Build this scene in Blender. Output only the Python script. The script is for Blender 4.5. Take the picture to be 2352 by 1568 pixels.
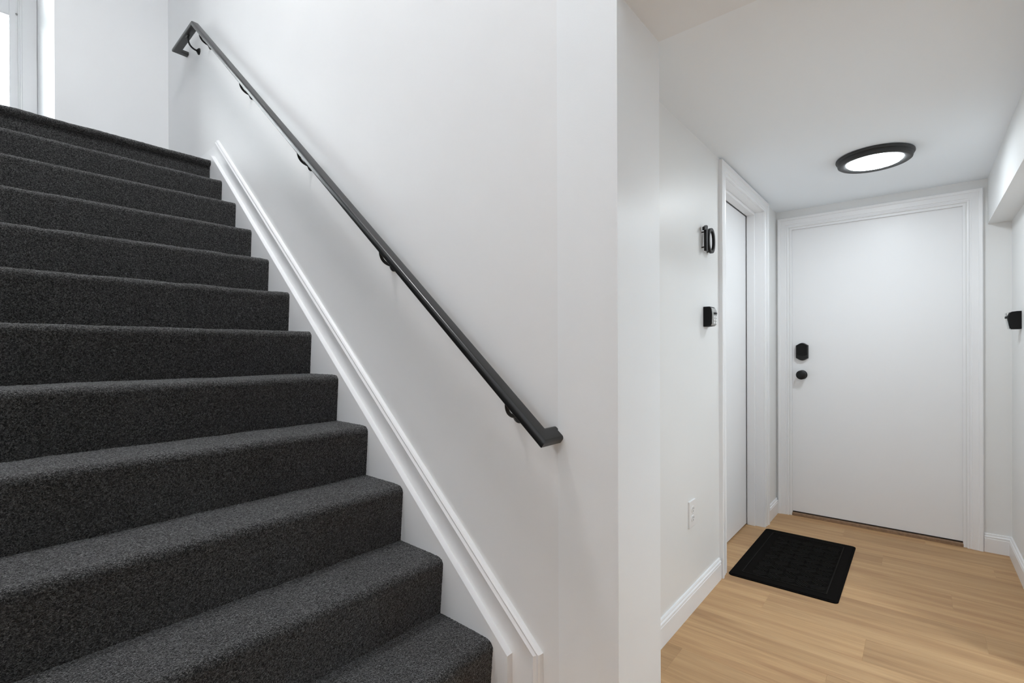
import bpy, bmesh, math, random
import numpy as np
from mathutils import Matrix, Vector

for o in list(bpy.data.objects):
    bpy.data.objects.remove(o)
S = bpy.context.scene
C = S.collection
random.seed(4)
RNG = np.random.default_rng(11)

# ------------------------------------------------------------------ camera
CAM_Z = 1.195
cam = bpy.data.cameras.new('camera')
cam_o = bpy.data.objects.new('camera', cam)
C.objects.link(cam_o)
YAW, PITCH, ROLL = 0.694106822, -0.00172963402, 0.00348286352
fwd = Vector((math.cos(YAW), math.sin(YAW), 0)); rgt = Vector((math.sin(YAW), -math.cos(YAW), 0)); dwn = Vector((0, 0, -1))
f2 = math.cos(PITCH) * fwd - math.sin(PITCH) * dwn
d2 = math.sin(PITCH) * fwd + math.cos(PITCH) * dwn
r3 = math.cos(ROLL) * rgt + math.sin(ROLL) * d2
d3 = -math.sin(ROLL) * rgt + math.cos(ROLL) * d2
m = Matrix((r3, -d3, -f2)).transposed().to_4x4()
m.translation = (0, 0, CAM_Z)
cam_o.matrix_world = m
cam.sensor_width = 36.0
cam.lens = 1122.18566 / 2352 * 36
cam.shift_y = (807.271481 - 784) / 2352
cam.clip_start = 0.02
S.camera = cam_o

# ------------------------------------------------------------------ world, exposure
W = bpy.data.worlds.new('sky'); S.world = W
W.use_nodes = True
W.node_tree.nodes['Background'].inputs[0].default_value = (0.97, 0.985, 1.0, 1)
W.node_tree.nodes['Background'].inputs[1].default_value = 10.0
S.view_settings.view_transform = 'Standard'
S.view_settings.look = 'None'
S.view_settings.exposure = 0.65
S.view_settings.gamma = 1.0
S.view_settings.use_curve_mapping = False
LAMP_HALL, FILL_PENDANT, FILL_ENTRY, FILL_STAIR, FILL_SIDE, FILL_SCONCE = 39.5, 3.0, 5.0, 98.0, 94.0, 29.0     # emission of the hall lamp and of the added, unseen fill lamps
S.cycles.max_bounces = 14
S.cycles.diffuse_bounces = 9

# ------------------------------------------------------------------ materials
def lin(c):
    return tuple(((x / 255) / 12.92 if x / 255 <= 0.04045 else ((x / 255 + 0.055) / 1.055) ** 2.4) for x in c)

def mat(name, col, rough=0.5, spec=0.5, metal=0.0, bump=None, noise=None):
    """bump=(scale, strength, distance); noise=(scale, amount) gently varies the colour"""
    mt = bpy.data.materials.new(name); mt.use_nodes = True
    nt = mt.node_tree; p = nt.nodes['Principled BSDF']
    p.inputs['Base Color'].default_value = (*col, 1)
    p.inputs['Roughness'].default_value = rough
    p.inputs['Specular IOR Level'].default_value = spec
    p.inputs['Metallic'].default_value = metal
    tc = None
    if bump or noise:
        tc = nt.nodes.new('ShaderNodeTexCoord')
    if bump:
        n = nt.nodes.new('ShaderNodeTexNoise'); n.inputs['Scale'].default_value = bump[0]; n.inputs['Detail'].default_value = 3
        nt.links.new(tc.outputs['Object'], n.inputs['Vector'])
        b = nt.nodes.new('ShaderNodeBump'); b.inputs['Strength'].default_value = bump[1]; b.inputs['Distance'].default_value = bump[2]
        nt.links.new(n.outputs['Fac'], b.inputs['Height']); nt.links.new(b.outputs['Normal'], p.inputs['Normal'])
    if noise:
        n = nt.nodes.new('ShaderNodeTexNoise'); n.inputs['Scale'].default_value = noise[0]; n.inputs['Detail'].default_value = 4
        nt.links.new(tc.outputs['Object'], n.inputs['Vector'])
        r = nt.nodes.new('ShaderNodeValToRGB')
        r.color_ramp.elements[0].position = 0.3; r.color_ramp.elements[1].position = 0.7
        r.color_ramp.elements[0].color = (*[x * (1 - noise[1]) for x in col], 1)
        r.color_ramp.elements[1].color = (*[min(1, x * (1 + noise[1])) for x in col], 1)
        nt.links.new(n.outputs['Fac'], r.inputs['Fac']); nt.links.new(r.outputs['Color'], p.inputs['Base Color'])
    return mt

M = {}
M['wall'] = mat('white_wall_paint', (0.815, 0.82, 0.825), 0.48, 0.4, bump=(260, 0.12, 0.001), noise=(1.6, 0.012))
M['hall'] = mat('warm_white_wall_paint', (0.79, 0.795, 0.79), 0.42, 0.45, bump=(260, 0.14, 0.001), noise=(1.6, 0.012))
M['pier'] = mat('opening_wall_paint', (0.84, 0.86, 0.875), 0.42, 0.45, bump=(260, 0.14, 0.001), noise=(1.6, 0.012))
M['ceil'] = mat('ceiling_paint', (0.885, 0.93, 0.97), 0.8, 0.2, bump=(180, 0.1, 0.001))
M['trim'] = mat('white_trim_gloss', (0.84, 0.845, 0.855), 0.34, 0.5)
M['door'] = mat('white_door_paint', (0.83, 0.835, 0.845), 0.38, 0.45, bump=(300, 0.08, 0.001))
M['black'] = mat('black_satin_metal', (0.009, 0.009, 0.009), 0.42, 0.3, bump=(500, 0.06, 0.0005))
M['rail'] = mat('black_rail_paint', (0.006, 0.006, 0.006), 0.30, 0.6, bump=(220, 0.05, 0.0005))
M['lampring'] = mat('black_lamp_metal', (0.022, 0.022, 0.022), 0.5, 0.5)
M['plastic'] = mat('black_rubber_cover', (0.006, 0.006, 0.006), 0.6, 0.2)
M['boxface'] = mat('grey_metal_face', (0.42, 0.42, 0.41), 0.35, 0.5, metal=0.5, noise=(120, 0.3))
M['white_plastic'] = mat('white_plastic', (0.8, 0.8, 0.8), 0.3, 0.5)
M['slot'] = mat('dark_slot', (0.03, 0.03, 0.03), 0.6, 0.3)
M['rubber'] = mat('black_mat_fabric', (0.0036, 0.0029, 0.0024), 0.95, 0.08, bump=(700, 0.6, 0.001))
M['rib'] = mat('black_mat_rib', (0.0048, 0.004, 0.0033), 0.75, 0.15)
M['gap'] = mat('dark_threshold', (0.10, 0.062, 0.04), 0.6, 0.3)
M['sill'] = mat('brown_threshold', (0.26, 0.165, 0.10), 0.5, 0.3, noise=(60, 0.2))
M['vinyl'] = mat('white_vinyl_siding', (0.82, 0.83, 0.84), 0.6, 0.3)
M['ground'] = mat('pale_concrete', (0.6, 0.6, 0.59), 0.9, 0.2, noise=(8, 0.1))

def carpet_mat():
    mt = bpy.data.materials.new('charcoal_carpet'); mt.use_nodes = True
    nt = mt.node_tree; p = nt.nodes['Principled BSDF']
    p.inputs['Roughness'].default_value = 1.0
    p.inputs['Specular IOR Level'].default_value = 0.05
    p.inputs['Sheen Weight'].default_value = 0.28
    p.inputs['Sheen Roughness'].default_value = 0.6
    p.inputs['Sheen Tint'].default_value = (0.8, 0.8, 0.8, 1)
    tc = nt.nodes.new('ShaderNodeTexCoord')
    no = nt.nodes.new('ShaderNodeTexNoise'); no.inputs['Scale'].default_value = 215; no.inputs['Detail'].default_value = 4; no.inputs['Roughness'].default_value = 0.6
    no.inputs['Distortion'].default_value = 1.2
    vo = nt.nodes.new('ShaderNodeTexVoronoi'); vo.inputs['Scale'].default_value = 320
    big = nt.nodes.new('ShaderNodeTexNoise'); big.inputs['Scale'].default_value = 5; big.inputs['Detail'].default_value = 2
    for n in (no, vo, big):
        nt.links.new(tc.outputs['Object'], n.inputs['Vector'])
    r = nt.nodes.new('ShaderNodeValToRGB')
    e = r.color_ramp.elements
    e[0].position = 0.42; e[0].color = (0.003, 0.003, 0.0032, 1)
    e[1].position = 0.66; e[1].color = (0.06, 0.06, 0.06, 1)
    mid = e.new(0.53); mid.color = (0.012, 0.012, 0.012, 1)
    nt.links.new(no.outputs['Fac'], r.inputs['Fac'])
    sh = nt.nodes.new('ShaderNodeMapRange'); sh.inputs[1].default_value = 0.42; sh.inputs[2].default_value = 0.66; sh.inputs[3].default_value = 0.16; sh.inputs[4].default_value = 0.74
    nt.links.new(no.outputs['Fac'], sh.inputs[0]); nt.links.new(sh.outputs[0], p.inputs['Sheen Weight'])
    mul = nt.nodes.new('ShaderNodeMix'); mul.data_type = 'RGBA'; mul.blend_type = 'MULTIPLY'; mul.inputs[0].default_value = 1
    mr = nt.nodes.new('ShaderNodeMapRange'); mr.inputs[1].default_value = 0.3; mr.inputs[2].default_value = 0.7; mr.inputs[3].default_value = 0.82; mr.inputs[4].default_value = 1.12
    nt.links.new(big.outputs['Fac'], mr.inputs[0])
    cb = nt.nodes.new('ShaderNodeCombineColor')
    for i in range(3):
        nt.links.new(mr.outputs[0], cb.inputs[i])
    nt.links.new(r.outputs['Color'], mul.inputs[6]); nt.links.new(cb.outputs[0], mul.inputs[7])
    nt.links.new(mul.outputs[2], p.inputs['Base Color'])
    add = nt.nodes.new('ShaderNodeMath'); add.operation = 'SUBTRACT'
    nt.links.new(no.outputs['Fac'], add.inputs[0]); nt.links.new(vo.outputs['Distance'], add.inputs[1])
    b = nt.nodes.new('ShaderNodeBump'); b.inputs['Strength'].default_value = 0.85; b.inputs['Distance'].default_value = 0.004
    nt.links.new(add.outputs[0], b.inputs['Height']); nt.links.new(b.outputs['Normal'], p.inputs['Normal'])
    return mt
M['carpet'] = carpet_mat()

def wood_mat():
    mt = bpy.data.materials.new('oak_plank'); mt.use_nodes = True
    nt = mt.node_tree; p = nt.nodes['Principled BSDF']
    p.inputs['Roughness'].default_value = 0.5
    p.inputs['Specular IOR Level'].default_value = 0.35
    tc = nt.nodes.new('ShaderNodeTexCoord'); oi = nt.nodes.new('ShaderNodeObjectInfo')
    off = nt.nodes.new('ShaderNodeVectorMath'); off.operation = 'SCALE'; off.inputs[3].default_value = 37.0
    cx = nt.nodes.new('ShaderNodeCombineXYZ')
    for i in range(3):
        nt.links.new(oi.outputs['Random'], cx.inputs[i])
    nt.links.new(cx.outputs[0], off.inputs[0])
    ad = nt.nodes.new('ShaderNodeVectorMath'); ad.operation = 'ADD'
    nt.links.new(tc.outputs['Object'], ad.inputs[0]); nt.links.new(off.outputs[0], ad.inputs[1])
    def noise(sx, sy, detail, dist, sc=1.0):
        mp = nt.nodes.new('ShaderNodeMapping'); mp.inputs['Scale'].default_value = (sx, sy, 1)
        nt.links.new(ad.outputs[0], mp.inputs[0])
        n = nt.nodes.new('ShaderNodeTexNoise'); n.inputs['Scale'].default_value = sc; n.inputs['Detail'].default_value = detail; n.inputs['Distortion'].default_value = dist
        nt.links.new(mp.outputs[0], n.inputs['Vector']); return n
    broad = noise(16, 1.1, 3, 1.0); grain = noise(150, 5, 5, 0.6); fine = noise(480, 14, 2, 0.0)
    r = nt.nodes.new('ShaderNodeValToRGB'); e = r.color_ramp.elements
    e[0].position = 0.25; e[0].color = (*lin((167, 128, 90)), 1)
    e[1].position = 0.75; e[1].color = (*lin((200, 163, 120)), 1)
    mid = e.new(0.5); mid.color = (*lin((186, 149, 107)), 1)
    nt.links.new(broad.outputs['Fac'], r.inputs['Fac'])
    def mulby(prev, n, lo, hi):
        mr = nt.nodes.new('ShaderNodeMapRange'); mr.inputs[1].default_value = 0.3; mr.inputs[2].default_value = 0.7; mr.inputs[3].default_value = lo; mr.inputs[4].default_value = hi
        nt.links.new(n, mr.inputs[0])
        cb = nt.nodes.new('ShaderNodeCombineColor')
        for i in range(3):
            nt.links.new(mr.outputs[0], cb.inputs[i])
        mx = nt.nodes.new('ShaderNodeMix'); mx.data_type = 'RGBA'; mx.blend_type = 'MULTIPLY'; mx.inputs[0].default_value = 1
        nt.links.new(prev, mx.inputs[6]); nt.links.new(cb.outputs[0], mx.inputs[7]); return mx.outputs[2]
    c = mulby(r.outputs['Color'], grain.outputs['Fac'], 0.90, 1.06)
    c = mulby(c, fine.outputs['Fac'], 0.95, 1.04)
    mr = nt.nodes.new('ShaderNodeMapRange'); mr.inputs[3].default_value = 0.9; mr.inputs[4].default_value = 1.06
    nt.links.new(oi.outputs['Random'], mr.inputs[0])
    cb = nt.nodes.new('ShaderNodeCombineColor')
    for i in range(3):
        nt.links.new(mr.outputs[0], cb.inputs[i])
    mx = nt.nodes.new('ShaderNodeMix'); mx.data_type = 'RGBA'; mx.blend_type = 'MULTIPLY'; mx.inputs[0].default_value = 1
    nt.links.new(c, mx.inputs[6]); nt.links.new(cb.outputs[0], mx.inputs[7])
    nt.links.new(mx.outputs[2], p.inputs['Base Color'])
    b = nt.nodes.new('ShaderNodeBump'); b.inputs['Strength'].default_value = 0.12; b.inputs['Distance'].default_value = 0.001
    nt.links.new(grain.outputs['Fac'], b.inputs['Height']); nt.links.new(b.outputs['Normal'], p.inputs['Normal'])
    return mt
M['wood'] = wood_mat()

def emit(name, strength, col=(0.87, 0.945, 1.0)):
    mt = bpy.data.materials.new(name); mt.use_nodes = True
    p = mt.node_tree.nodes['Principled BSDF']
    p.inputs['Base Color'].default_value = (0.9, 0.9, 0.9, 1)
    p.inputs['Emission Color'].default_value = (*col, 1)
    p.inputs['Emission Strength'].default_value = strength
    return mt

def glass_mat():
    mt = bpy.data.materials.new('window_glass'); mt.use_nodes = True
    nt = mt.node_tree; nt.nodes.clear()
    out = nt.nodes.new('ShaderNodeOutputMaterial'); mx = nt.nodes.new('ShaderNodeMixShader')
    tr = nt.nodes.new('ShaderNodeBsdfTransparent'); tr.inputs[0].default_value = (0.95, 0.97, 0.97, 1)
    gl = nt.nodes.new('ShaderNodeBsdfGlossy'); gl.inputs['Roughness'].default_value = 0.02
    fr = nt.nodes.new('ShaderNodeFresnel'); fr.inputs[0].default_value = 1.45
    nt.links.new(fr.outputs[0], mx.inputs[0]); nt.links.new(tr.outputs[0], mx.inputs[1]); nt.links.new(gl.outputs[0], mx.inputs[2])
    nt.links.new(mx.outputs[0], out.inputs[0])
    return mt
M['glass'] = glass_mat()
def clear_plastic():
    mt = glass_mat(); mt.name = 'clear_plastic'
    return mt
M['clear'] = clear_plastic()

# ------------------------------------------------------------------ mesh helpers
def link(name, me, mt, parent=None):
    o = bpy.data.objects.new(name, me); C.objects.link(o)
    if mt is not None:
        me.materials.append(M[mt] if isinstance(mt, str) else mt)
    if parent is not None:
        o.parent = parent
    return o

def obj(name, bm, mt, parent=None, smooth=False, bevel=0.0, seg=2, loc=None):
    if bevel:
        bmesh.ops.bevel(bm, geom=list(bm.edges), offset=bevel, segments=seg, affect='EDGES', profile=0.5, clamp_overlap=True)
    bmesh.ops.recalc_face_normals(bm, faces=bm.faces)
    if loc is not None:
        bmesh.ops.translate(bm, vec=-Vector(loc), verts=bm.verts)
    me = bpy.data.meshes.new(name); bm.to_mesh(me); bm.free()
    if smooth:
        me.polygons.foreach_set('use_smooth', [True] * len(me.polygons))
        if smooth != 'all':
            me.set_sharp_from_angle(angle=math.radians(38))
    o = link(name, me, mt, parent)
    if loc is not None:
        o.location = loc
    return o

def add_box(bm, x0, x1, y0, y1, z0, z1):
    v = [bm.verts.new((x, y, z)) for z in (z0, z1) for y in (y0, y1) for x in (x0, x1)]
    for f in ((0, 1, 3, 2), (4, 6, 7, 5), (0, 4, 5, 1), (2, 3, 7, 6), (0, 2, 6, 4), (1, 5, 7, 3)):
        bm.faces.new([v[i] for i in f])
    return bm

def box(*a):
    return add_box(bmesh.new(), *a)

def add_prism(bm, pts, fn0, fn1):
    """pts: 2D outline; fn0/fn1 map a 2D point to the two end positions"""
    a = [bm.verts.new(fn0(*p)) for p in pts]; b = [bm.verts.new(fn1(*p)) for p in pts]
    bm.faces.new(a); bm.faces.new(b[::-1])
    n = len(pts)
    for i in range(n):
        bm.faces.new((a[i], b[i], b[(i + 1) % n], a[(i + 1) % n]))
    return bm

def prism(pts, fn0, fn1):
    return add_prism(bmesh.new(), pts, fn0, fn1)

def add_lathe(bm, prof, origin, axis, seg=48):
    """prof: list of (radius, height along axis)"""
    q = Vector((0, 0, 1)).rotation_difference(Vector(axis).normalized()); org = Vector(origin)
    rings = []
    for r, h in prof:
        if r < 1e-6:
            rings.append([bm.verts.new(org + q @ Vector((0, 0, h)))])
        else:
            rings.append([bm.verts.new(org + q @ Vector((r * math.cos(2 * math.pi * i / seg), r * math.sin(2 * math.pi * i / seg), h))) for i in range(seg)])
    for a, b in zip(rings, rings[1:]):
        for i in range(seg):
            j = (i + 1) % seg
            if len(a) == 1 and len(b) == 1:
                continue
            if len(a) == 1:
                bm.faces.new((a[0], b[i], b[j]))
            elif len(b) == 1:
                bm.faces.new((a[i], b[0], a[j]))
            else:
                bm.faces.new((a[i], b[i], b[j], a[j]))
    return bm

def lathe(*a, **k):
    return add_lathe(bmesh.new(), *a, **k)

def add_tube(bm, pts, rad, seg=12, radii=None):
    pts = [Vector(p) for p in pts]; rings = []
    up = Vector((0.2, 0.3, 0.9)).normalized()
    for i, p in enumerate(pts):
        d = ((pts[min(i + 1, len(pts) - 1)] - pts[max(i - 1, 0)])).normalized()
        s = d.cross(up).normalized(); t = s.cross(d)
        r = radii[i] if radii else rad
        rings.append([bm.verts.new(p + r * (math.cos(2 * math.pi * j / seg) * s + math.sin(2 * math.pi * j / seg) * t)) for j in range(seg)])
    for a, b in zip(rings, rings[1:]):
        for j in range(seg):
            bm.faces.new((a[j], b[j], b[(j + 1) % seg], a[(j + 1) % seg]))
    bm.faces.new(rings[0][::-1]); bm.faces.new(rings[-1])
    return bm

def sweep(path, ups, prof):
    """mitred sweep of a closed 2D profile (side, up) along a polyline; ups[i] belongs to segment i"""
    P = [Vector(p) for p in path]; D = [(b - a).normalized() for a, b in zip(P, P[1:])]
    bm = bmesh.new(); rings = []
    frames = []
    for d, u in zip(D, ups):
        u = Vector(u); s = u.cross(d).normalized(); u = d.cross(s).normalized(); frames.append((s, u))
    for i, p in enumerate(P):
        seg = min(i, len(D) - 1); s, u = frames[seg]; d = D[seg]
        n = d if i in (0, len(P) - 1) else (D[i - 1] + D[i]).normalized()
        ring = []
        for a, b in prof:
            q = p + a * s + b * u
            q = q + d * ((p - q).dot(n) / d.dot(n))
            ring.append(bm.verts.new(q))
        rings.append(ring)
    k = len(prof)
    for a, b in zip(rings, rings[1:]):
        for j in range(k):
            bm.faces.new((a[j], b[j], b[(j + 1) % k], a[(j + 1) % k]))
    bm.faces.new(rings[0][::-1]); bm.faces.new(rings[-1])
    return bm

def rrect(w, h, r, n=5, rb=None):
    """rounded rectangle; rb = radius of the two bottom corners"""
    rb = r if rb is None else rb
    out = []
    for cx, cy, a0, q in ((1, 1, 0, r), (-1, 1, 90, r), (-1, -1, 180, rb), (1, -1, 270, rb)):
        for i in range(n + 1):
            a = math.radians(a0 + 90 * i / n)
            out.append((cx * (w / 2 - q) + q * math.cos(a), cy * (h / 2 - q) + q * math.sin(a)))
    return out

def tag(o, label=None, cat=None, group=None, kind=None):
    if label: o['label'] = label
    if cat: o['category'] = cat
    if group: o['group'] = group
    if kind: o['kind'] = kind
    return o

def empty(name, loc=(0, 0, 0)):
    o = bpy.data.objects.new(name, None); C.objects.link(o); o.location = loc
    o.empty_display_size = 0.1
    return o

def struct(name, bm, mt, label, cat, **k):
    return tag(obj(name, bm, mt, **k), label, cat, kind='structure')

# parts below are written in world coordinates; P() makes the thing's Empty stay at the origin of those coordinates
def thing(name, label, cat, group=None, kind=None):
    return tag(empty(name), label, cat, group, kind)

# ------------------------------------------------------------------ the place: key dimensions (metres, floor = 0)
CEIL = 2.202                     # hall ceiling
HY = 0.806                       # face of the hall's left wall (plane of constant y)
EX = 4.012                       # face of the hall's end wall (plane of constant x)
RY = -0.414                      # face of the hall's right wall
OX0, OX1, OY = 1.2395, 1.528, 0.6466   # pier beside the opening into the hall
TOP = 5.15                       # stairwell ceiling
LX = -0.56                       # left end of the stairs
RX = -2.3                        # left wall of the open stair hall
BY = 5.1147                      # back wall of the landing
SC, SK = 1.1810858, 0.0337667    # stair string plane: x = SC + SK*y
LAND = 2.567                     # landing height
WALL = 0.036                     # stair wall lies this far behind the string plane
SL = 0.844                       # pitch of the stair
def SX(off, y):
    return SC + off + SK * y

# ------------------------------------------------------------------ shell
t = 0.14
bm = bmesh.new()
add_prism(bm, [(0.80, 0), (BY + t, 0), (BY + t, TOP), (0.80, TOP)], lambda y, z: (SX(WALL, y), y, z), lambda y, z: (SX(WALL, y) + t, y, z))
struct('wall_stair', bm, 'wall', 'smooth white wall the black handrail is fixed to', 'wall')
bm = bmesh.new()
add_box(bm, OX0, OX1, OY, 0.8494, 0, TOP)
add_box(bm, OX0, OX1, -1.9, RY, 0, TOP)
add_box(bm, OX0, OX1, RY, OY, CEIL - 0.006, TOP)
struct('wall_opening', bm, 'pier', 'off-white wall end and header around the opening into the hall', 'wall')
# hall left wall with its door opening
DX0, DX1, DZ = 2.757, 3.615, 2.128
bm = bmesh.new()
add_box(bm, OX1, DX0, HY, HY + t, 0, CEIL + 0.1)
add_box(bm, DX1, EX + t, HY, HY + t, 0, CEIL + 0.1)
add_box(bm, DX0, DX1, HY, HY + t, DZ, CEIL + 0.1)
struct('wall_hall_left', bm, 'hall', 'off-white hall wall carrying the number 10 and the outlet', 'wall')
EY0, EY1, EZ = -0.218, 0.717, 2.072
bm = bmesh.new()
add_box(bm, EX, EX + t, EY1, HY, 0, CEIL + 0.1)
add_box(bm, EX, EX + t, RY - t, EY0, 0, CEIL + 0.1)
add_box(bm, EX, EX + t, EY0, EY1, EZ, CEIL + 0.1)
struct('wall_hall_end', bm, 'hall', 'off-white end wall around the wide white door', 'wall')
SX0 = 2.55                       # right wall starts here; the invented side room before it lets fill light in
struct('wall_hall_right', box(SX0, EX, RY - t, RY, 0, CEIL + 0.1), 'hall', 'off-white hall wall at the right edge of the picture', 'wall')
struct('wall_fill_room', box(SX0, SX0 + t, -1.9, RY - t, 0, CEIL + 0.1), 'hall', 'off-white wall of the invented side room that holds a fill lamp', 'wall')
struct('wall_fill_back', box(OX1, SX0 + t, -1.9 - t, -1.9, 0, CEIL + 0.1), 'hall', 'off-white back wall of the invented side room that holds a fill lamp', 'wall')
struct('ceiling_fill_room', box(OX1, SX0 + t, -1.9, RY, CEIL, CEIL + 0.1), 'ceil', 'white ceiling of the invented side room that holds a fill lamp', 'ceiling')
struct('wall_soffit', box(OX1, EX, RY, -0.3145, 1.932, CEIL), 'hall', 'boxed-in soffit running along the top of the right hall wall', 'soffit')
struct('ceiling', box(OX1, EX, RY, HY, CEIL, CEIL + 0.1), 'ceil', 'flat white hall ceiling with the round lamp', 'ceiling')
# landing back wall; beyond x = AX it is recessed to the glazed door at DYB
AX, DYB = 0.6465, 6.010
GX0, GX1, GZ = -0.45, 0.55, LAND + 2.10
bm = bmesh.new()
add_box(bm, AX, SX(WALL, BY) + t, BY, DYB + t, 0, TOP)
add_box(bm, RX - t, -0.62, BY, DYB + t, 0, TOP)
add_box(bm, -0.62, AX, BY, DYB + t, GZ + 0.22, TOP)
add_box(bm, -0.62, AX, BY, DYB + t, 0, LAND - 0.02)
add_box(bm, GX1, AX, DYB, DYB + t, LAND - 0.02, GZ + 0.22)
add_box(bm, -0.62, GX0, DYB, DYB + t, LAND - 0.02, GZ + 0.22)
add_box(bm, GX0, GX1, DYB, DYB + t, GZ, GZ + 0.22)
struct('wall_landing', bm, 'wall', 'white wall at the head of the stairs with the deep recess of the glazed door', 'wall')
struct('floor_recess', box(-0.62, AX, BY - 0.004, DYB, LAND - 0.02, LAND), 'carpet', 'charcoal carpet in front of the glazed door', 'floor')
struct('wall_stair_left', box(RX - t, RX, -1.9, BY, 0, TOP), 'wall', 'white wall far left of the stairs', 'wall')
struct('wall_rear', box(RX, OX0, -1.9 - t, -1.9, 0, 2.45), 'wall', 'white wall behind the viewer', 'wall')
struct('ceiling_entry', box(RX, OX0, -1.9, -0.1, 2.38, TOP), 'ceil', 'low white ceiling over the entry behind the viewer', 'ceiling')
struct('ceiling_stairwell', box(RX, SX(WALL, BY) + t, -0.1, DYB + t, TOP, TOP + 0.1), 'ceil', 'white ceiling high above the stairs', 'ceiling')

# ------------------------------------------------------------------ floor of oak planks
bm = box(RX, EX + 0.12, -1.9, HY + 0.13, -0.08, -0.012); add_box(bm, RX, OX1, HY + 0.13, BY, -0.08, -0.012)
fl = struct('floor', bm, 'gap', 'light oak plank floor of the hall and entry', 'floor')
def plank_mesh(w, l):
    bm = box(-w / 2, w / 2, -l / 2, l / 2, -0.012, 0.0)
    top = [e for e in bm.edges if all(v.co.z > -0.001 for v in e.verts)]
    bmesh.ops.bevel(bm, geom=top, offset=0.0007, segments=1, affect='EDGES')
    bmesh.ops.recalc_face_normals(bm, faces=bm.faces)
    me = bpy.data.meshes.new('plank'); bm.to_mesh(me); bm.free(); me.materials.append(M['wood']); return me
PW, PL = 0.18, 1.22
cache = {}
joint = {3.74: 0.376, 2.48: 0.562, 2.66: -0.21, 2.30: 0.169}
x = 3.92 + PW
rows = []
n = 0
while x > RX - PW:
    x0 = 3.92 + PW - (n + 1) * PW; n += 1
    x1 = x0 + PW; x = x0
    a, b = max(x0, RX), min(x1, EX + 0.12)
    if b - a < 0.01:
        continue
    key = round(x0, 2)
    ph = joint.get(key)
    if ph is None:
        ph = -0.5 + (n * 0.47) % PL
    ylo, yhi = -1.9, (HY + 0.13 if a > OX1 - 0.1 else (1.12 if a > LX else 3.9))
    y = ph
    while y > ylo:
        y -= PL
    while y < yhi:
        p, q = max(y, ylo), min(y + PL, yhi)
        y += PL
        if q - p < 0.02:
            continue
        kk = (round(b - a, 4), round(q - p, 4))
        if kk not in cache:
            cache[kk] = plank_mesh(*kk)
        o = bpy.data.objects.new('plank', cache[kk]); C.objects.link(o); o.parent = fl
        o.location = ((a + b) / 2, (p + q) / 2, 0)

# ------------------------------------------------------------------ baseboards
BASE = [(0, 0), (0.0135, 0), (0.0135, 0.080), (0.0115, 0.083), (0.0115, 0.086), (0.0135, 0.089), (0.0125, 0.094), (0.008, 0.098), (0.0075, 0.101), (0.0085, 0.104), (0.006, 0.109), (0, 0.110)]
def baseboard(name, p0, p1, nrm, label, m0=0.0, m1=0.0, cat='baseboard'):
    """profile swept from p0 to p1; nrm points into the room; m0/m1 shift the front of the ends (mitre)"""
    p0, p1, nrm = Vector((*p0, 0)), Vector((*p1, 0)), Vector((*nrm, 0)); d = (p1 - p0).normalized()
    bm = prism(BASE, lambda a, z: p0 + nrm * a + d * (m0 * a) + Vector((0, 0, z)), lambda a, z: p1 + nrm * a - d * (m1 * a) + Vector((0, 0, z)))
    return struct(name, bm, 'trim', label, cat)
baseboard('baseboard_left', (OX1, HY), (2.6545, HY), (0, -1), 'moulded white baseboard below the outlet and the number 10')
baseboard('baseboard_corner', (3.704, HY), (EX, HY), (0, -1), 'short moulded white baseboard in the corner between the two hall doors', 0, 1)
baseboard('baseboard_end', (EX, -0.296), (EX, RY), (-1, 0), 'short moulded white baseboard right of the wide white door', 0, 1)
baseboard('baseboard_right', (SX0, RY), (EX, RY), (0, 1), 'moulded white baseboard along the right hall wall', 0, 1)

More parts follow.
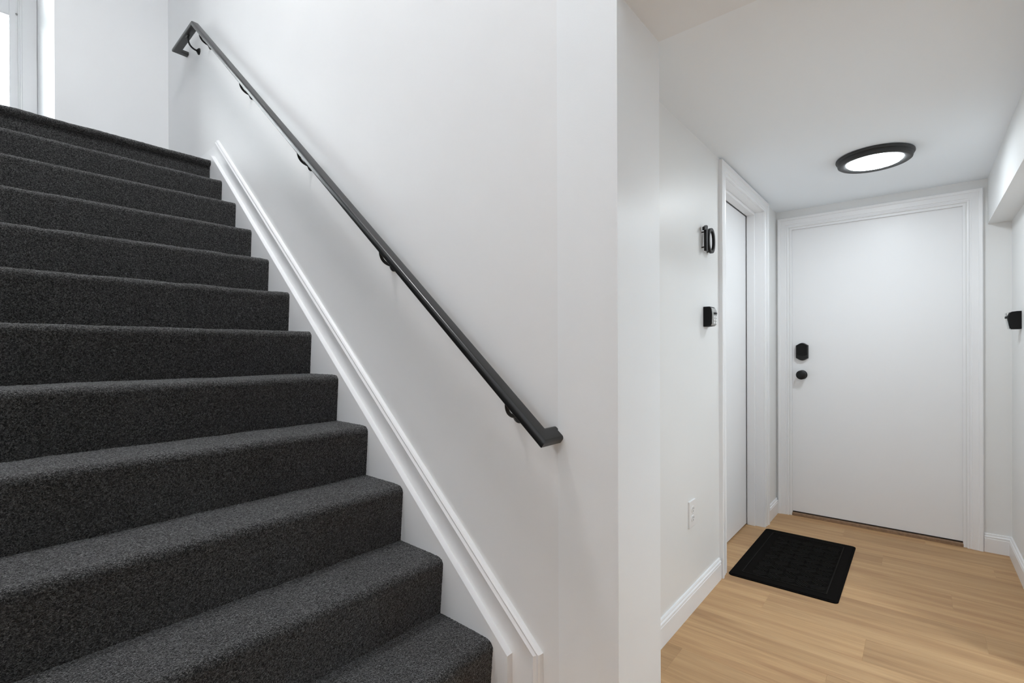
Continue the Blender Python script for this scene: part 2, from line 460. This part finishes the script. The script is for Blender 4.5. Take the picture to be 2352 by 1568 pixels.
# ------------------------------------------------------------------ carpeted stairs
STEPS = [(1.1022, 0.2191), (1.3565, 0.4278), (1.6054, 0.6496), (1.861, 0.8656), (2.1139, 1.0831), (2.38, 1.298), (2.6315, 1.5192), (2.8954, 1.7362), (3.1505, 1.9509), (3.4077, 2.1668), (3.6622, 2.3723)]
LY = 3.884
stairs = thing('staircase', 'straight flight of stairs covered in charcoal carpet', 'staircase')
def densify(pts, step):
    out = [pts[0]]
    for a, b in zip(pts, pts[1:]):
        l = math.hypot(b[0] - a[0], b[1] - a[1]); k = max(1, int(round(l / step)))
        out += [(a[0] + (b[0] - a[0]) * i / k, a[1] + (b[1] - a[1]) * i / k) for i in range(1, k + 1)]
    return out
def carpet_mesh(name, prof, step, x_end=0.0):
    pr = np.array(densify(prof, step)); n = len(pr)
    cols = int((SC - LX) / step) + 1
    tt = np.linspace(0, 1, cols)
    xr = SC + 0.004 + x_end + SK * pr[:, 0]
    X = LX + 0.001 + (xr[:, None] - LX - 0.001) * tt[None, :]
    Yv = np.repeat(pr[:, 0][:, None], cols, 1); Z = np.repeat(pr[:, 1][:, None], cols, 1)
    tang = np.gradient(pr, axis=0); tang /= np.linalg.norm(tang, axis=1)[:, None] + 1e-9
    nrm = np.stack([tang[:, 1], -tang[:, 0]], 1)      # pile direction, checked below
    if nrm[0, 1] < 0: nrm = -nrm
    am = RNG.normal(0, 0.0006, (n, cols))
    # slow unevenness of the fitted carpet along the nosing
    am += 0.0012 * np.interp(X, np.linspace(LX, 1.4, 25), RNG.normal(0, 1, 25))
    Yv = Yv + nrm[:, 0][:, None] * am; Z = Z + nrm[:, 1][:, None] * am
    co = np.stack([X, Yv, Z], 2).reshape(-1, 3)
    i = np.arange(n - 1)[:, None] * cols + np.arange(cols - 1)[None, :]
    f = np.stack([i, i + 1, i + 1 + cols, i + cols], 2).reshape(-1, 4)
    me = bpy.data.meshes.new(name)
    me.vertices.add(len(co)); me.vertices.foreach_set('co', co.ravel())
    me.loops.add(f.size); me.loops.foreach_set('vertex_index', f.ravel())
    me.polygons.add(len(f)); me.polygons.foreach_set('loop_start', np.arange(0, f.size, 4)); me.polygons.foreach_set('loop_total', np.full(len(f), 4))
    me.update(); me.validate()
    me.polygons.foreach_set('use_smooth', [True] * len(f))
    return me
for k, (y, z) in enumerate(STEPS):
    yn = STEPS[k + 1][0] if k < len(STEPS) - 1 else LY
    zb = STEPS[k - 1][1] if k else 0.0
    r = 0.030
    prof = [(yn + 0.045, z - 0.002), (yn + 0.012, z - 0.001), (y + 0.07, z), (y + r, z - 0.001)]
    for i in range(1, 7):
        a = math.pi / 2 * i / 6
        prof.append((y + r - r * math.sin(a), z - 0.001 - 0.026 * (1 - math.cos(a))))
    prof += [(y + 0.004, z - 0.07), (y + 0.017, zb - 0.003)]
    me = carpet_mesh('step', prof, 0.006 if k < 6 else 0.009)
    link('step', me, 'carpet', stairs)
# landing: rolled nosing over the top riser, then the landing carpet
prof = [(BY - 0.004, LAND), (LY + 0.4, LAND), (LY + 0.05, LAND), (LY + 0.02, LAND)]
for i in range(1, 9):
    a = math.pi * i / 8
    prof.append((LY + 0.02 - 0.021 * math.sin(a), LAND - 0.021 * (1 - math.cos(a))))
prof += [(LY + 0.024, LAND - 0.045), (LY + 0.026, LAND - 0.06), (LY + 0.03, STEPS[-1][1] - 0.003)]
tag(link('landing', carpet_mesh('landing', prof, 0.010), 'carpet', stairs), 'carpeted landing with a rolled nosing')

# open side of the stairs: closed string below the treads, landing slab beyond it
pts = [(STEPS[0][0], 0)] + [q for k, (y, z) in enumerate(STEPS) for q in ((y + 0.02, z + 0.02), ((STEPS[k + 1][0] if k < 10 else LY) + 0.02, z + 0.02))] + [(LY + 0.02, LAND + 0.02), (BY - 0.005, LAND + 0.02), (BY - 0.005, 0)]
obj('side_string', prism(pts, lambda y, z: (LX - 0.03, y, z), lambda y, z: (LX + 0.004, y, z)), 'trim', stairs)
struct('floor_landing', box(RX, LX - 0.03, LY, BY, LAND - 0.25, LAND), 'carpet', 'charcoal carpeted upper floor left of the landing', 'floor')

# ------------------------------------------------------------------ stair skirting (inner string, skirt board, moulding)
tr = tag(empty('trim_1'), 'white painted stair skirting with stepped board and cap moulding', 'stair skirt', kind='structure')
B0, B1, B2 = -1.876 + CAM_Z, -1.768 + CAM_Z, -1.722 + CAM_Z     # heights of the sloping lines at y = 0
YK = 1.037
def zs(b, y): return b + SL * y
yt = (LAND + 0.03 - B0) / SL
pts = [(YK, 0), (YK, zs(B0, YK)), (yt, LAND + 0.03), (yt + 0.3, LAND + 0.03), (yt + 0.3, LAND - 0.3), (2.0, 0)]
obj('inner_board', prism(pts, lambda y, z: (SX(0, y), y, z), lambda y, z: (SX(WALL + 0.01, y), y, z)), 'trim', tr)
YB = 0.945
BT = LAND + 0.110
yb = (BT - B1) / SL
pts = [(YB, 0), (YB, zs(B1, YB)), (yb, BT), (BY - 0.002, BT), (BY - 0.002, LAND - 0.01), (yt, LAND - 0.01), (YK + 0.2, 0)]
obj('skirt_board', prism(pts, lambda y, z: (SX(0.026, y), y, z), lambda y, z: (SX(WALL + 0.005, y), y, z)), 'trim', tr)
# cap moulding: vertical piece, raking piece, level piece on the landing
mp = [(0.0, 0.0), (0.020, 0.0), (0.0215, 0.006), (0.018, 0.012), (0.016, 0.016), (0.017, 0.022), (0.012, 0.028), (0.004, 0.031), (0.0, 0.031)]
path = [(SX(WALL, YB), YB, 0.0), (SX(WALL, YB), YB, zs(B1, YB)), (SX(WALL, yb), yb, BT)]
# profile (side, up): side points away from the board edge, up points off the wall
prof = [(b, a) for a, b in mp]
obj('moulding', sweep(path, [(-1, SK, 0)] * 2, [(-s, u) for s, u in prof]), 'trim', tr)

# ------------------------------------------------------------------ handrail
RS, RB = 0.8245, -0.962 + CAM_Z
def rz(y): return RB + RS * y
OFFC = -0.0415
yb0, yt0 = 0.855, 4.085
zt0 = rz(yt0)
ye = 4.545
hr = thing('handrail', 'matte black handrail climbing the stair wall on curved brackets', 'handrail')
a = math.atan(RS)
Nn = (0, -math.sin(a), math.cos(a))
path = [(SX(WALL, yb0), yb0, rz(yb0)), (SX(OFFC, yb0), yb0, rz(yb0)), (SX(OFFC, yt0), yt0, zt0), (SX(OFFC, ye), ye, zt0), (SX(WALL, ye), ye, zt0)]
obj('rail', sweep(path, [Nn, Nn, (0, 0, 1), (0, 0, 1)], rrect(0.053, 0.0275, 0.0105, 5, 0.006)), 'rail', hr, smooth=True)
def bracket(y, z, level=False):
    """rosette on the wall below the rail, curved arm, saddle under the rail"""
    ys = y - (0.0 if level else 0.012)
    zr = (zt0 if level else rz(ys)) - 0.017
    wall = Vector((SX(WALL, y), y, z)); top = Vector((SX(OFFC, ys), ys, zr))
    b = empty('bracket'); b.parent = hr
    o = lathe([(0, 0), (0.025, 0), (0.025, 0.004), (0.021, 0.010), (0.012, 0.016), (0.0085, 0.020), (0, 0.020)], wall, (-1, SK, 0), 28)
    obj('rosette', o, 'black', b, smooth=True)
    p0 = wall + Vector((-0.012, 0, 0)); p1 = wall + Vector((-0.05, 0.0, -0.001)); p2 = Vector((top.x, (y + ys) / 2, z + 0.02)); p3 = top + Vector((0, 0, -0.002))
    pts = []
    for i in range(13):
        q = i / 12
        pts.append((1 - q) ** 3 * p0 + 3 * (1 - q) ** 2 * q * p1 + 3 * (1 - q) * q * q * p2 + q ** 3 * p3)
    obj('arm', add_tube(bmesh.new(), pts, 0.0065), 'black', b, smooth=True)
    ax = Vector((0, 0, 1)) if level else Vector(Nn)
    al = Vector((0, 1, 0)) if level else Vector((0, math.cos(a), math.sin(a)))
    sd = al.cross(ax)
    bm = bmesh.new()
    out = [(u * 0.032, v * 0.0115) for u, v in [(math.cos(2 * math.pi * i / 20), math.sin(2 * math.pi * i / 20)) for i in range(20)]]
    add_prism(bm, out, lambda u, v: top + al * u + sd * v + ax * 0.003, lambda u, v: top + al * u * 0.75 + sd * v * 0.7 - ax * 0.006)
    obj('saddle', bm, 'black', b, smooth=True)
for y in (3.99, 3.225, 2.445, 1.708, 1.01):
    bracket(y, rz(y) - 0.084)
bracket(4.255, zt0 - 0.095, True)

# ------------------------------------------------------------------ door casings
CAS = [(0.0, 0.0), (0.0, 0.011), (0.006, 0.013), (0.012, 0.010), (0.017, 0.010), (0.019, 0.014), (0.045, 0.0155), (0.047, 0.019), (0.056, 0.021), (0.060, 0.0215), (0.0635, 0.019), (0.0635, 0.0)]
def casing_set(parent, W, a0, a1, z1, width=0.0635, head=None):
    """W(a, z, out) maps along-wall, height, out-of-wall to world; opening a0..a1, top z1. Mitred."""
    sc = width / 0.0635
    pr = [(p * sc, q) for p, q in CAS]
    hs = (head or width) / width
    left = prism(pr, lambda p, q: W(a0 - p, 0, q), lambda p, q: W(a0 - p, z1 + p * hs, q))
    right = prism(pr, lambda p, q: W(a1 + p, 0, q), lambda p, q: W(a1 + p, z1 + p * hs, q))
    hd = prism(pr, lambda p, q: W(a0 - p, z1 + p * hs, q), lambda p, q: W(a1 + p, z1 + p * hs, q))
    obj('side_casing', left, 'trim', parent); obj('side_casing', right, 'trim', parent); obj('head_casing', hd, 'trim', parent)

# wide door at the end of the hall
d1 = tag(empty('door_1'), 'wide plain white door at the end of the hall with black lock', 'door', kind='structure')
casing_set(d1, lambda a_, z, q: (EX - q, a_, z), EY0 - 0.006, EY1 + 0.006, EZ + 0.006, 0.070)
# jamb with stop
bm = bmesh.new()
add_box(bm, EX - 0.002, EX + 0.0165, EY1 - 0.0125, EY1, 0, EZ); add_box(bm, EX - 0.002, EX + 0.0165, EY0, EY0 + 0.0125, 0, EZ); add_box(bm, EX - 0.002, EX + 0.0165, EY0 + 0.0125, EY1 - 0.0125, EZ - 0.0105, EZ)
obj('jamb', bm, 'trim', d1)
slab1 = obj('door_panel', box(EX + 0.018, EX + 0.062, EY0 + 0.004, EY1 - 0.004, 0.029, EZ - 0.004), 'door', d1)
obj('threshold', box(EX - 0.004, EX + 0.11, EY0 + 0.01, EY1 - 0.01, -0.004, 0.020), 'sill', d1, bevel=0.004)
obj('door_sweep', box(EX + 0.03, EX + 0.05, EY0 + 0.014, EY1 - 0.014, 0.018, 0.031), 'slot', d1)
obj('backing', box(EX + t, EX + t + 0.03, EY0 - 0.05, EY1 + 0.05, -0.05, EZ + 0.05), 'slot', d1)  # added dark sheet, stops light leaking round the panel
# keypad deadbolt
fx = EX + 0.018
def lock_outline(w, h, cap, n=10):
    pts = []
    for i in range(n + 1):
        s = -1 + 2 * i / n; pts.append((s * w / 2, h / 2 + cap * (math.cos(s * math.pi / 2)) ** 1.2 if abs(s) < 0.999 else h / 2))
    for i in range(n + 1):
        s = 1 - 2 * i / n; pts.append((s * w / 2, -h / 2 - cap * (math.cos(s * math.pi / 2)) ** 1.2 if abs(s) < 0.999 else -h / 2))
    return pts
ly, lz = 0.642, 1.181
lock = obj('deadbolt', prism(lock_outline(0.078, 0.092, 0.018), lambda a_, b_: (fx, ly + a_, lz + b_), lambda a_, b_: (fx - 0.024, ly + a_ * 0.94, lz + b_ * 0.95)), 'black', slab1)
cv = []
for i in range(9):
    s = -1 + 2 * i / 8; cv.append((s * 0.030, 0.046 + 0.014 * max(0, math.cos(s * math.pi / 2))))
for i in range(9):
    s = 1 - 2 * i / 8; cv.append((s * 0.030, -0.022 - 0.006 * max(0, math.cos(s * math.pi / 2))))
obj('deadbolt_cover', prism(cv, lambda a_, b_: (fx - 0.022, ly + a_, lz + b_), lambda a_, b_: (fx - 0.029, ly + a_ * 0.95, lz + b_ * 0.97)), 'plastic', slab1)
ky, kz = 0.643, 1.016
obj('knob_rose', lathe([(0, 0), (0.033, 0), (0.033, 0.004), (0.028, 0.009), (0.014, 0.011), (0, 0.011)], (fx, ky, kz), (-1, 0, 0), 36), 'black', slab1, smooth=True)
bm = lathe([(0.011, 0.008), (0.011, 0.022), (0.016, 0.028), (0.028, 0.036), (0.0325, 0.044), (0.031, 0.051), (0.022, 0.057), (0.010, 0.0585), (0.009, 0.056), (0, 0.056)], (fx, ky, kz), (-1, 0, 0), 36)
obj('knob', bm, 'black', slab1, smooth=True)

# door on the left side of the hall, set back in its frame
d2_ = tag(empty('door_2'), 'narrow-looking white door recessed in the left hall wall beside the number 10', 'door', kind='structure')
casing_set(d2_, lambda a_, z, q: (a_, HY - q, z), DX0, DX1, DZ, 0.092, 0.066)
bm = bmesh.new()
add_box(bm, DX0 - 0.02, DX0 + 0.003, HY - 0.002, HY + t, 0, DZ); add_box(bm, DX1 - 0.003, DX1 + 0.02, HY - 0.002, HY + t, 0, DZ); add_box(bm, DX0, DX1, HY - 0.002, HY + t, DZ - 0.003, DZ + 0.02)
obj('jamb', bm, 'trim', d2_)
sy0, sy1 = HY + 0.048, HY + 0.098
bm = bmesh.new()
add_box(bm, DX0, DX0 + 0.015, sy0, sy1, 0, DZ); add_box(bm, DX1 - 0.019, DX1, sy0, sy1, 0, DZ); add_box(bm, DX0 + 0.015, DX1 - 0.019, sy0, sy1, DZ - 0.019, DZ)
obj('door_stop', bm, 'trim', d2_, bevel=0.003)
obj('door_panel', box(DX0 + 0.006, DX1 - 0.022, HY + 0.103, HY + 0.138, 0.010, DZ - 0.022), 'door', d2_)
bm = bmesh.new(); add_box(bm, DX0 - 0.02, DX1 + 0.02, HY + t, HY + t + 0.03, -0.05, DZ + 0.02)
obj('backing', bm, 'slot', d2_)  # dark sheet added behind the door so its gaps stay black

# glazed door on the landing, at the back of its recess
d3_ = tag(empty('door_3'), 'white glazed exterior door at the top of the stairs', 'door', kind='structure')
bm = bmesh.new()
add_box(bm, GX1, AX - 0.002, DYB - 0.02, DYB, LAND, GZ + 0.09)
add_box(bm, GX0 - 0.095, GX0, DYB - 0.02, DYB, LAND, GZ + 0.09)
add_box(bm, GX0, GX1, DYB - 0.02, DYB, GZ, GZ + 0.09)
obj('casing', bm, 'trim', d3_, bevel=0.003)
bm = bmesh.new()
add_box(bm, 0.538, GX1 + 0.002, DYB - 0.004, DYB + 0.09, LAND, GZ); add_box(bm, GX0 - 0.002, GX0 + 0.012, DYB - 0.004, DYB + 0.09, LAND, GZ); add_box(bm, GX0 + 0.012, 0.538, DYB - 0.004, DYB + 0.09, GZ - 0.012, GZ + 0.002)
obj('frame', bm, 'trim', d3_, bevel=0.002)
bm = bmesh.new()
add_box(bm, 0.529, 0.538, DYB + 0.008, DYB + 0.03, LAND, GZ - 0.012); add_box(bm, GX0 + 0.012, GX0 + 0.021, DYB + 0.008, DYB + 0.03, LAND, GZ - 0.012)
obj('door_stop', bm, 'trim', d3_, bevel=0.002)
gy0, gy1 = DYB + 0.032, DYB + 0.07
MIDZ = 2.918 + CAM_Z
def dpart(name, x0, x1, z0, z1):
    return obj(name, box(x0, x1, gy0, gy1, z0, z1), 'door', d3_, bevel=0.004)
dpart('stile', 0.476, 0.536, LAND + 0.01, GZ - 0.014); dpart('stile', GX0 + 0.014, GX0 + 0.074, LAND + 0.01, GZ - 0.014)
dpart('bottom_rail', GX0 + 0.074, 0.476, LAND + 0.01, LAND + 0.16); dpart('middle_rail', GX0 + 0.074, 0.476, MIDZ, MIDZ + 0.14); dpart('top_rail', GX0 + 0.074, 0.476, GZ - 0.09, GZ - 0.014)
for z0, z1 in ((LAND + 0.16, MIDZ), (MIDZ + 0.14, GZ - 0.09)):
    obj('pane', box(GX0 + 0.074, 0.476, gy0 + 0.012, gy0 + 0.018, z0, z1), 'glass', d3_)
obj('latch', lathe([(0, 0), (0.007, 0), (0.007, 0.008), (0.004, 0.012), (0, 0.013)], (0.521, gy0, MIDZ + 0.03), (0, -1, 0), 16), 'boxface', d3_, smooth=True)
obj('sill', box(GX0, GX1, DYB - 0.004, DYB + t, LAND - 0.02, LAND + 0.008), 'trim', d3_)

# ------------------------------------------------------------------ lamps
def ceiling_lamp(x, y, z, strength, label, r=0.168, col=(0.87, 0.945, 1.0)):
    L = tag(empty('ceiling_lamp'), label, 'lamp', 'round flush ceiling lamps'); L.location = (x, y, z)
    s = r / 0.168
    prof = [(0.150, 0), (0.160, 0.0), (0.167, -0.003), (0.168, -0.009), (0.165, -0.015), (0.1595, -0.0175), (0.159, -0.022), (0.160, -0.027), (0.158, -0.034), (0.152, -0.038), (0.146, -0.0385), (0.134, -0.036), (0.1215, -0.032), (0.1195, -0.030), (0.1195, -0.02), (0.15, -0.012)]
    o = lathe([(a_ * s, b_ * s) for a_, b_ in prof], (0, 0, 0), (0, 0, 1), 96)
    obj('trim_ring', o, 'lampring', L, smooth=True)
    o = lathe([(0.1198 * s, -0.030 * s), (0.114 * s, -0.036 * s), (0.10 * s, -0.040 * s), (0.06 * s, -0.0435 * s), (0, -0.045 * s)], (0, 0, 0), (0, 0, 1), 64)
    tag(obj('lens', o, emit('lamp_lens', strength, col), L, smooth='all'), 'glowing white lens')
    return L
ceiling_lamp(3.163, 0.1765, CEIL, LAMP_HALL, 'round black-rimmed ceiling lamp glowing above the hall')
ceiling_lamp(2.03, -1.2, CEIL, FILL_SIDE, 'added round fill lamp in the invented side room off the hall', 0.168, (0.83, 0.925, 1.0))  # unseen lamp added to fill the hall with light
ceiling_lamp(0.5, 2.0, TOP, FILL_STAIR, 'added round fill lamp out of view high above the stairs', 0.30, (0.99, 0.995, 1.0))  # put in out of view to light the treads from above
ceiling_lamp(-1.25, -0.55, 2.38, FILL_ENTRY, 'added round fill lamp over the entry behind the viewer')  # added behind the camera as weak fill

pd = tag(empty('fill_pendant', (-1.25, 2.5, 3.25)), 'added white globe fill light hanging out of view left of the stairs', 'lamp')  # unseen globe added to brighten the stair wall from the left
obj('globe', lathe([(0, -0.21)] + [(0.21 * math.cos(q), 0.21 * math.sin(q)) for q in [math.radians(-80 + 16 * i) for i in range(11)]] + [(0, 0.21)], (0, 0, 0), (0, 0, 1), 48), emit('fill_pendant_globe', FILL_PENDANT, (0.99, 0.995, 1.0)), pd, smooth='all')
obj('cap', lathe([(0, 0.235), (0.03, 0.235), (0.055, 0.205), (0.06, 0.19), (0, 0.19)], (0, 0, 0), (0, 0, 1), 32), 'black', pd, smooth=True)
obj('cord', add_tube(bmesh.new(), [(0, 0, 0.23), (0, 0, TOP - 3.25)], 0.004), 'black', pd)
obj('canopy', lathe([(0, TOP - 3.25), (0.06, TOP - 3.25), (0.06, TOP - 3.27), (0.02, TOP - 3.29), (0, TOP - 3.29)], (0, 0, 0), (0, 0, 1), 32), 'black', pd, smooth=True)

sc = tag(empty('fill_sconce', (RX, 0.55, 2.05)), 'added white globe fill light on the unseen far left wall', 'lamp')  # unseen globe added to light the stair wall and pier head-on
obj('globe', lathe([(0, -0.12)] + [(0.12 * math.cos(q), 0.12 * math.sin(q)) for q in [math.radians(-80 + 16 * i) for i in range(11)]] + [(0, 0.12)], (0.19, 0, 0), (0, 0, 1), 32), emit('fill_sconce_globe', FILL_SCONCE, (0.96, 0.98, 1.0)), sc, smooth='all')
obj('backplate', lathe([(0, 0), (0.06, 0), (0.055, 0.015), (0.02, 0.02), (0.015, 0.075), (0, 0.075)], (0, 0, 0), (1, 0, 0), 32), 'black', sc, smooth=True)

# ------------------------------------------------------------------ house number, key boxes, outlet
def numeral(name, label):
    return tag(empty(name), label, 'house number', 'numerals of the house number 10')
nz0, nz1 = 0.477 + CAM_Z, 0.600 + CAM_Z
ny0, ny1 = HY - 0.026, HY - 0.014     # faces of the floating numerals
one = numeral('house_number', 'black floating numeral 1 on the hall wall left of the 0')
pts = [(2.396, nz0), (2.418, nz0), (2.418, nz1), (2.402, nz1), (2.372, nz1 - 0.014), (2.372, nz1 - 0.030), (2.396, nz1 - 0.021)]
obj('numeral', prism(pts, lambda x_, z: (x_, ny0, z), lambda x_, z: (x_, ny1, z)), 'black', one, bevel=0.0012, seg=1)
for z in (nz0 + 0.02, nz1 - 0.03):
    obj('pin', add_tube(bmesh.new(), [(2.407, ny1 - 0.002, z), (2.407, HY + 0.004, z)], 0.003), 'black', one, smooth=True)
zero = numeral('house_number', 'black floating numeral 0 beside the door casing')
cx0, rx0, rzz = 2.482, 0.047, (nz1 - nz0) / 2
bm = bmesh.new(); nseg = 48
ring = []
for i in range(nseg):
    an = 2 * math.pi * i / nseg
    def sq(v): return math.copysign(abs(v) ** 0.92, v)
    c_, s_ = sq(math.cos(an)), sq(math.sin(an))
    ring.append([bm.verts.new((cx0 + R * c_, yy, (nz0 + nz1) / 2 + Z_ * s_)) for R, Z_, yy in ((rx0, rzz, ny0), (rx0, rzz, ny1), (rx0 - 0.014, rzz - 0.014, ny1), (rx0 - 0.014, rzz - 0.014, ny0))])
for i in range(nseg):
    A_, B_ = ring[i], ring[(i + 1) % nseg]
    for j in range(4):
        bm.faces.new((A_[j], B_[j], B_[(j + 1) % 4], A_[(j + 1) % 4]))
obj('numeral', bm, 'black', zero, smooth=True)
for z in (nz0 + 0.009, nz1 - 0.009):
    obj('pin', add_tube(bmesh.new(), [(cx0, ny1 - 0.002, z), (cx0, HY + 0.004, z)], 0.003), 'black', zero, smooth=True)

# key box on the left wall: black rubber cover round the sides, grey face
kb = thing('key_box', 'black key lock box with grey face on the wall below the number 10', 'key box', 'key lock boxes')
z0, z1 = 0.114 + CAM_Z, 0.211 + CAM_Z
bx0, bx1 = 2.424, 2.492
pr = [(0, 0), (0.036, 0.004), (0.040, 0.014), (0.041, 0.06), (0.038, 0.088), (0.031, 0.097), (0, 0.097)]
obj('body', prism(pr, lambda d_, z: (bx0, HY - d_, z0 + z), lambda d_, z: (bx1, HY - d_, z0 + z)), 'plastic', kb, bevel=0.002)
face = obj('face', prism([(0.036, 0.004), (0.044, 0.012), (0.0455, 0.05), (0.044, 0.078), (0.036, 0.092)], lambda d_, z: (bx0 + 0.003, HY - d_, z0 + z), lambda d_, z: (bx1 - 0.003, HY - d_, z0 + z)), 'boxface', kb, bevel=0.0015, seg=1)
obj('lever', box(bx0 + 0.022, bx0 + 0.046, HY - 0.052, HY - 0.043, z0 + 0.060, z0 + 0.068), 'slot', face)
for i in range(2):
    for j in range(3):
        obj('button', box(bx0 + 0.014 + 0.025 * i, bx0 + 0.030 + 0.025 * i, HY - 0.047, HY - 0.044, z0 + 0.014 + 0.014 * j, z0 + 0.024 + 0.014 * j), 'white_plastic', face)
# key box on the right wall with a clear shell in front
kr = thing('key_box', 'black key lock box at the right edge, open clear cover over its front', 'key box', 'key lock boxes')
rz0, rz1 = 0.1052 + CAM_Z, 0.199 + CAM_Z
rx0_, rx1_ = 3.66, 3.73
pr = [(0, 0), (0.048, 0), (0.054, 0.014), (0.058, 0.045), (0.0585, 0.07), (0.052, 0.086), (0.045, 0.0915), (0.02, 0.094), (0, 0.0945)]
pr = [(d_ * 0.82, z) for d_, z in pr]
bdy = obj('body', prism(pr, lambda d_, z: (rx0_, RY + d_, rz0 + z), lambda d_, z: (rx1_, RY + d_, rz0 + z)), 'plastic', kr, bevel=0.002)
obj('cover', prism([(0.040, 0.0), (0.046, 0.001), (0.0545, 0.05), (0.057, 0.086), (0.040, 0.090), (0.040, 0.088), (0.0552, 0.0845), (0.0527, 0.05), (0.0445, 0.003), (0.040, 0.002)], lambda d_, z: (rx0_, RY + d_, rz0 + z), lambda d_, z: (rx1_, RY + d_, rz0 + z)), 'clear', kr)
obj('lever', box(rx0_ + 0.004, rx0_ + 0.03, RY + 0.053, RY + 0.061, rz0 + 0.056, rz0 + 0.068), 'slot', kr, bevel=0.0015, seg=1)

# wall outlet
wo = thing('wall_outlet', 'white wall outlet low on the hall wall', 'outlet')
ox0, ox1, oz0, oz1 = 2.214, 2.296, -0.812 + CAM_Z, -0.690 + CAM_Z
obj('cover_plate', box(ox0, ox1, HY - 0.007, HY + 0.001, oz0, oz1), 'white_plastic', wo, bevel=0.002)
ocx, ocz = (ox0 + ox1) / 2, (oz0 + oz1) / 2
for s in (-1, 1):
    cz = ocz + s * 0.0205
    out = []
    for i in range(28):
        an = 2 * math.pi * i / 28
        out.append((0.0175 * math.cos(an), max(-0.0145, min(0.0145, 0.0175 * math.sin(an)))))
    rc = obj('receptacle', prism(out, lambda u, v: (ocx + u, HY - 0.0065, cz + v), lambda u, v: (ocx + u * 0.97, HY - 0.0095, cz + v * 0.97)), 'white_plastic', wo)
    for u, hgt in ((-0.0063, 0.0085), (0.0063, 0.007)):
        obj('slot', box(ocx + u - 0.0012, ocx + u + 0.0012, HY - 0.0099, HY - 0.0088, cz + 0.0005, cz + 0.0005 + hgt), 'slot', rc)
    obj('ground_hole', lathe([(0, 0), (0.0026, 0), (0.0026, 0.001), (0, 0.001)], (ocx, HY - 0.009, cz - 0.0075), (0, -1, 0), 12), 'slot', rc)
obj('screw', lathe([(0, 0), (0.0035, 0), (0.003, 0.0015), (0, 0.0018)], (ocx, HY - 0.007, ocz), (0, -1, 0), 16), 'white_plastic', wo, smooth=True)

# ------------------------------------------------------------------ door mat
mat_o = thing('door_mat', 'rectangular black door mat with a raised rib pattern on the oak floor', 'door mat')
mx0, mx1, my0, my1 = 2.733, 3.590, 0.292, 0.783
def rpoly(x0, x1, y0, y1, r, n=6):
    return [(x0 + (x1 - x0) / 2 + p, y0 + (y1 - y0) / 2 + q) for p, q in rrect(x1 - x0, y1 - y0, r, n)]
obj('backing', prism(rpoly(mx0, mx1, my0, my1, 0.022), lambda x_, y_: (x_, y_, 0.0), lambda x_, y_: (x_, y_, 0.005)), 'rubber', mat_o)
obj('pile', prism(rpoly(mx0 + 0.012, mx1 - 0.012, my0 + 0.012, my1 - 0.012, 0.012), lambda x_, y_: (x_, y_, 0.004), lambda x_, y_: (x_, y_, 0.0075)), 'rubber', mat_o)
bm = bmesh.new()
for x0, x1, y0, y1 in ((mx0 + 0.062, mx1 - 0.062, my0 + 0.052, my0 + 0.057), (mx0 + 0.062, mx1 - 0.062, my1 - 0.057, my1 - 0.052), (mx0 + 0.062, mx0 + 0.067, my0 + 0.057, my1 - 0.057), (mx1 - 0.067, mx1 - 0.062, my0 + 0.057, my1 - 0.057)):
    add_box(bm, x0, x1, y0, y1, 0.007, 0.010)
obj('border_rib', bm, 'rib', mat_o)
# basket weave of short diagonal ribs
bm = bmesh.new()
cell = 0.066
ix = 0
xx = mx0 + 0.075
while xx + cell < mx1 - 0.07:
    yy = my0 + 0.064; iy = 0
    while yy + cell < my1 - 0.055:
        ang = math.radians(45 if (ix + iy) % 2 else -45)
        dx, dy = math.cos(ang), math.sin(ang)
        ccx, ccy = xx + cell / 2, yy + cell / 2
        for j in range(-2, 3):
            px, py = ccx - dy * j * 0.0125, ccy + dx * j * 0.0125
            hl = 0.040 - abs(j) * 0.0075
            add_prism(bm, [(-hl, -0.0032), (hl, -0.0032), (hl, 0.0032), (-hl, 0.0032)], lambda u, v: (px + dx * u - dy * v, py + dy * u + dx * v, 0.007), lambda u, v: (px + dx * u * 0.95 - dy * v * 0.6, py + dy * u * 0.95 + dx * v * 0.6, 0.0115))
        yy += cell; iy += 1
    xx += cell; ix += 1
tag(obj('rib_pattern', bm, 'rib', mat_o), kind='stuff')

# ------------------------------------------------------------------ outside the landing door: porch and the neighbouring wall
struct('ground_porch', box(-3.0, 3.0, DYB + 0.16, 11.0, LAND - 0.3, LAND - 0.12), 'ground', 'pale concrete porch outside the glazed door', 'porch')
sw = thing('siding_wall', 'white clapboard wall seen through the glazed door', 'wall')
sb = bpy.data.meshes.new('clapboard')
bm = prism([(0, 0), (0.0, 0.155), (-0.006, 0.155), (-0.022, 0.0)], lambda d_, z: (-2.5, d_, z), lambda d_, z: (2.5, d_, z))
bmesh.ops.recalc_face_normals(bm, faces=bm.faces); bm.to_mesh(sb); bm.free(); sb.materials.append(M['vinyl'])
for i in range(24):
    o = bpy.data.objects.new('clapboard', sb); C.objects.link(o); o.parent = sw; o.location = (0, 9.0, LAND - 0.12 + 0.15 * i)
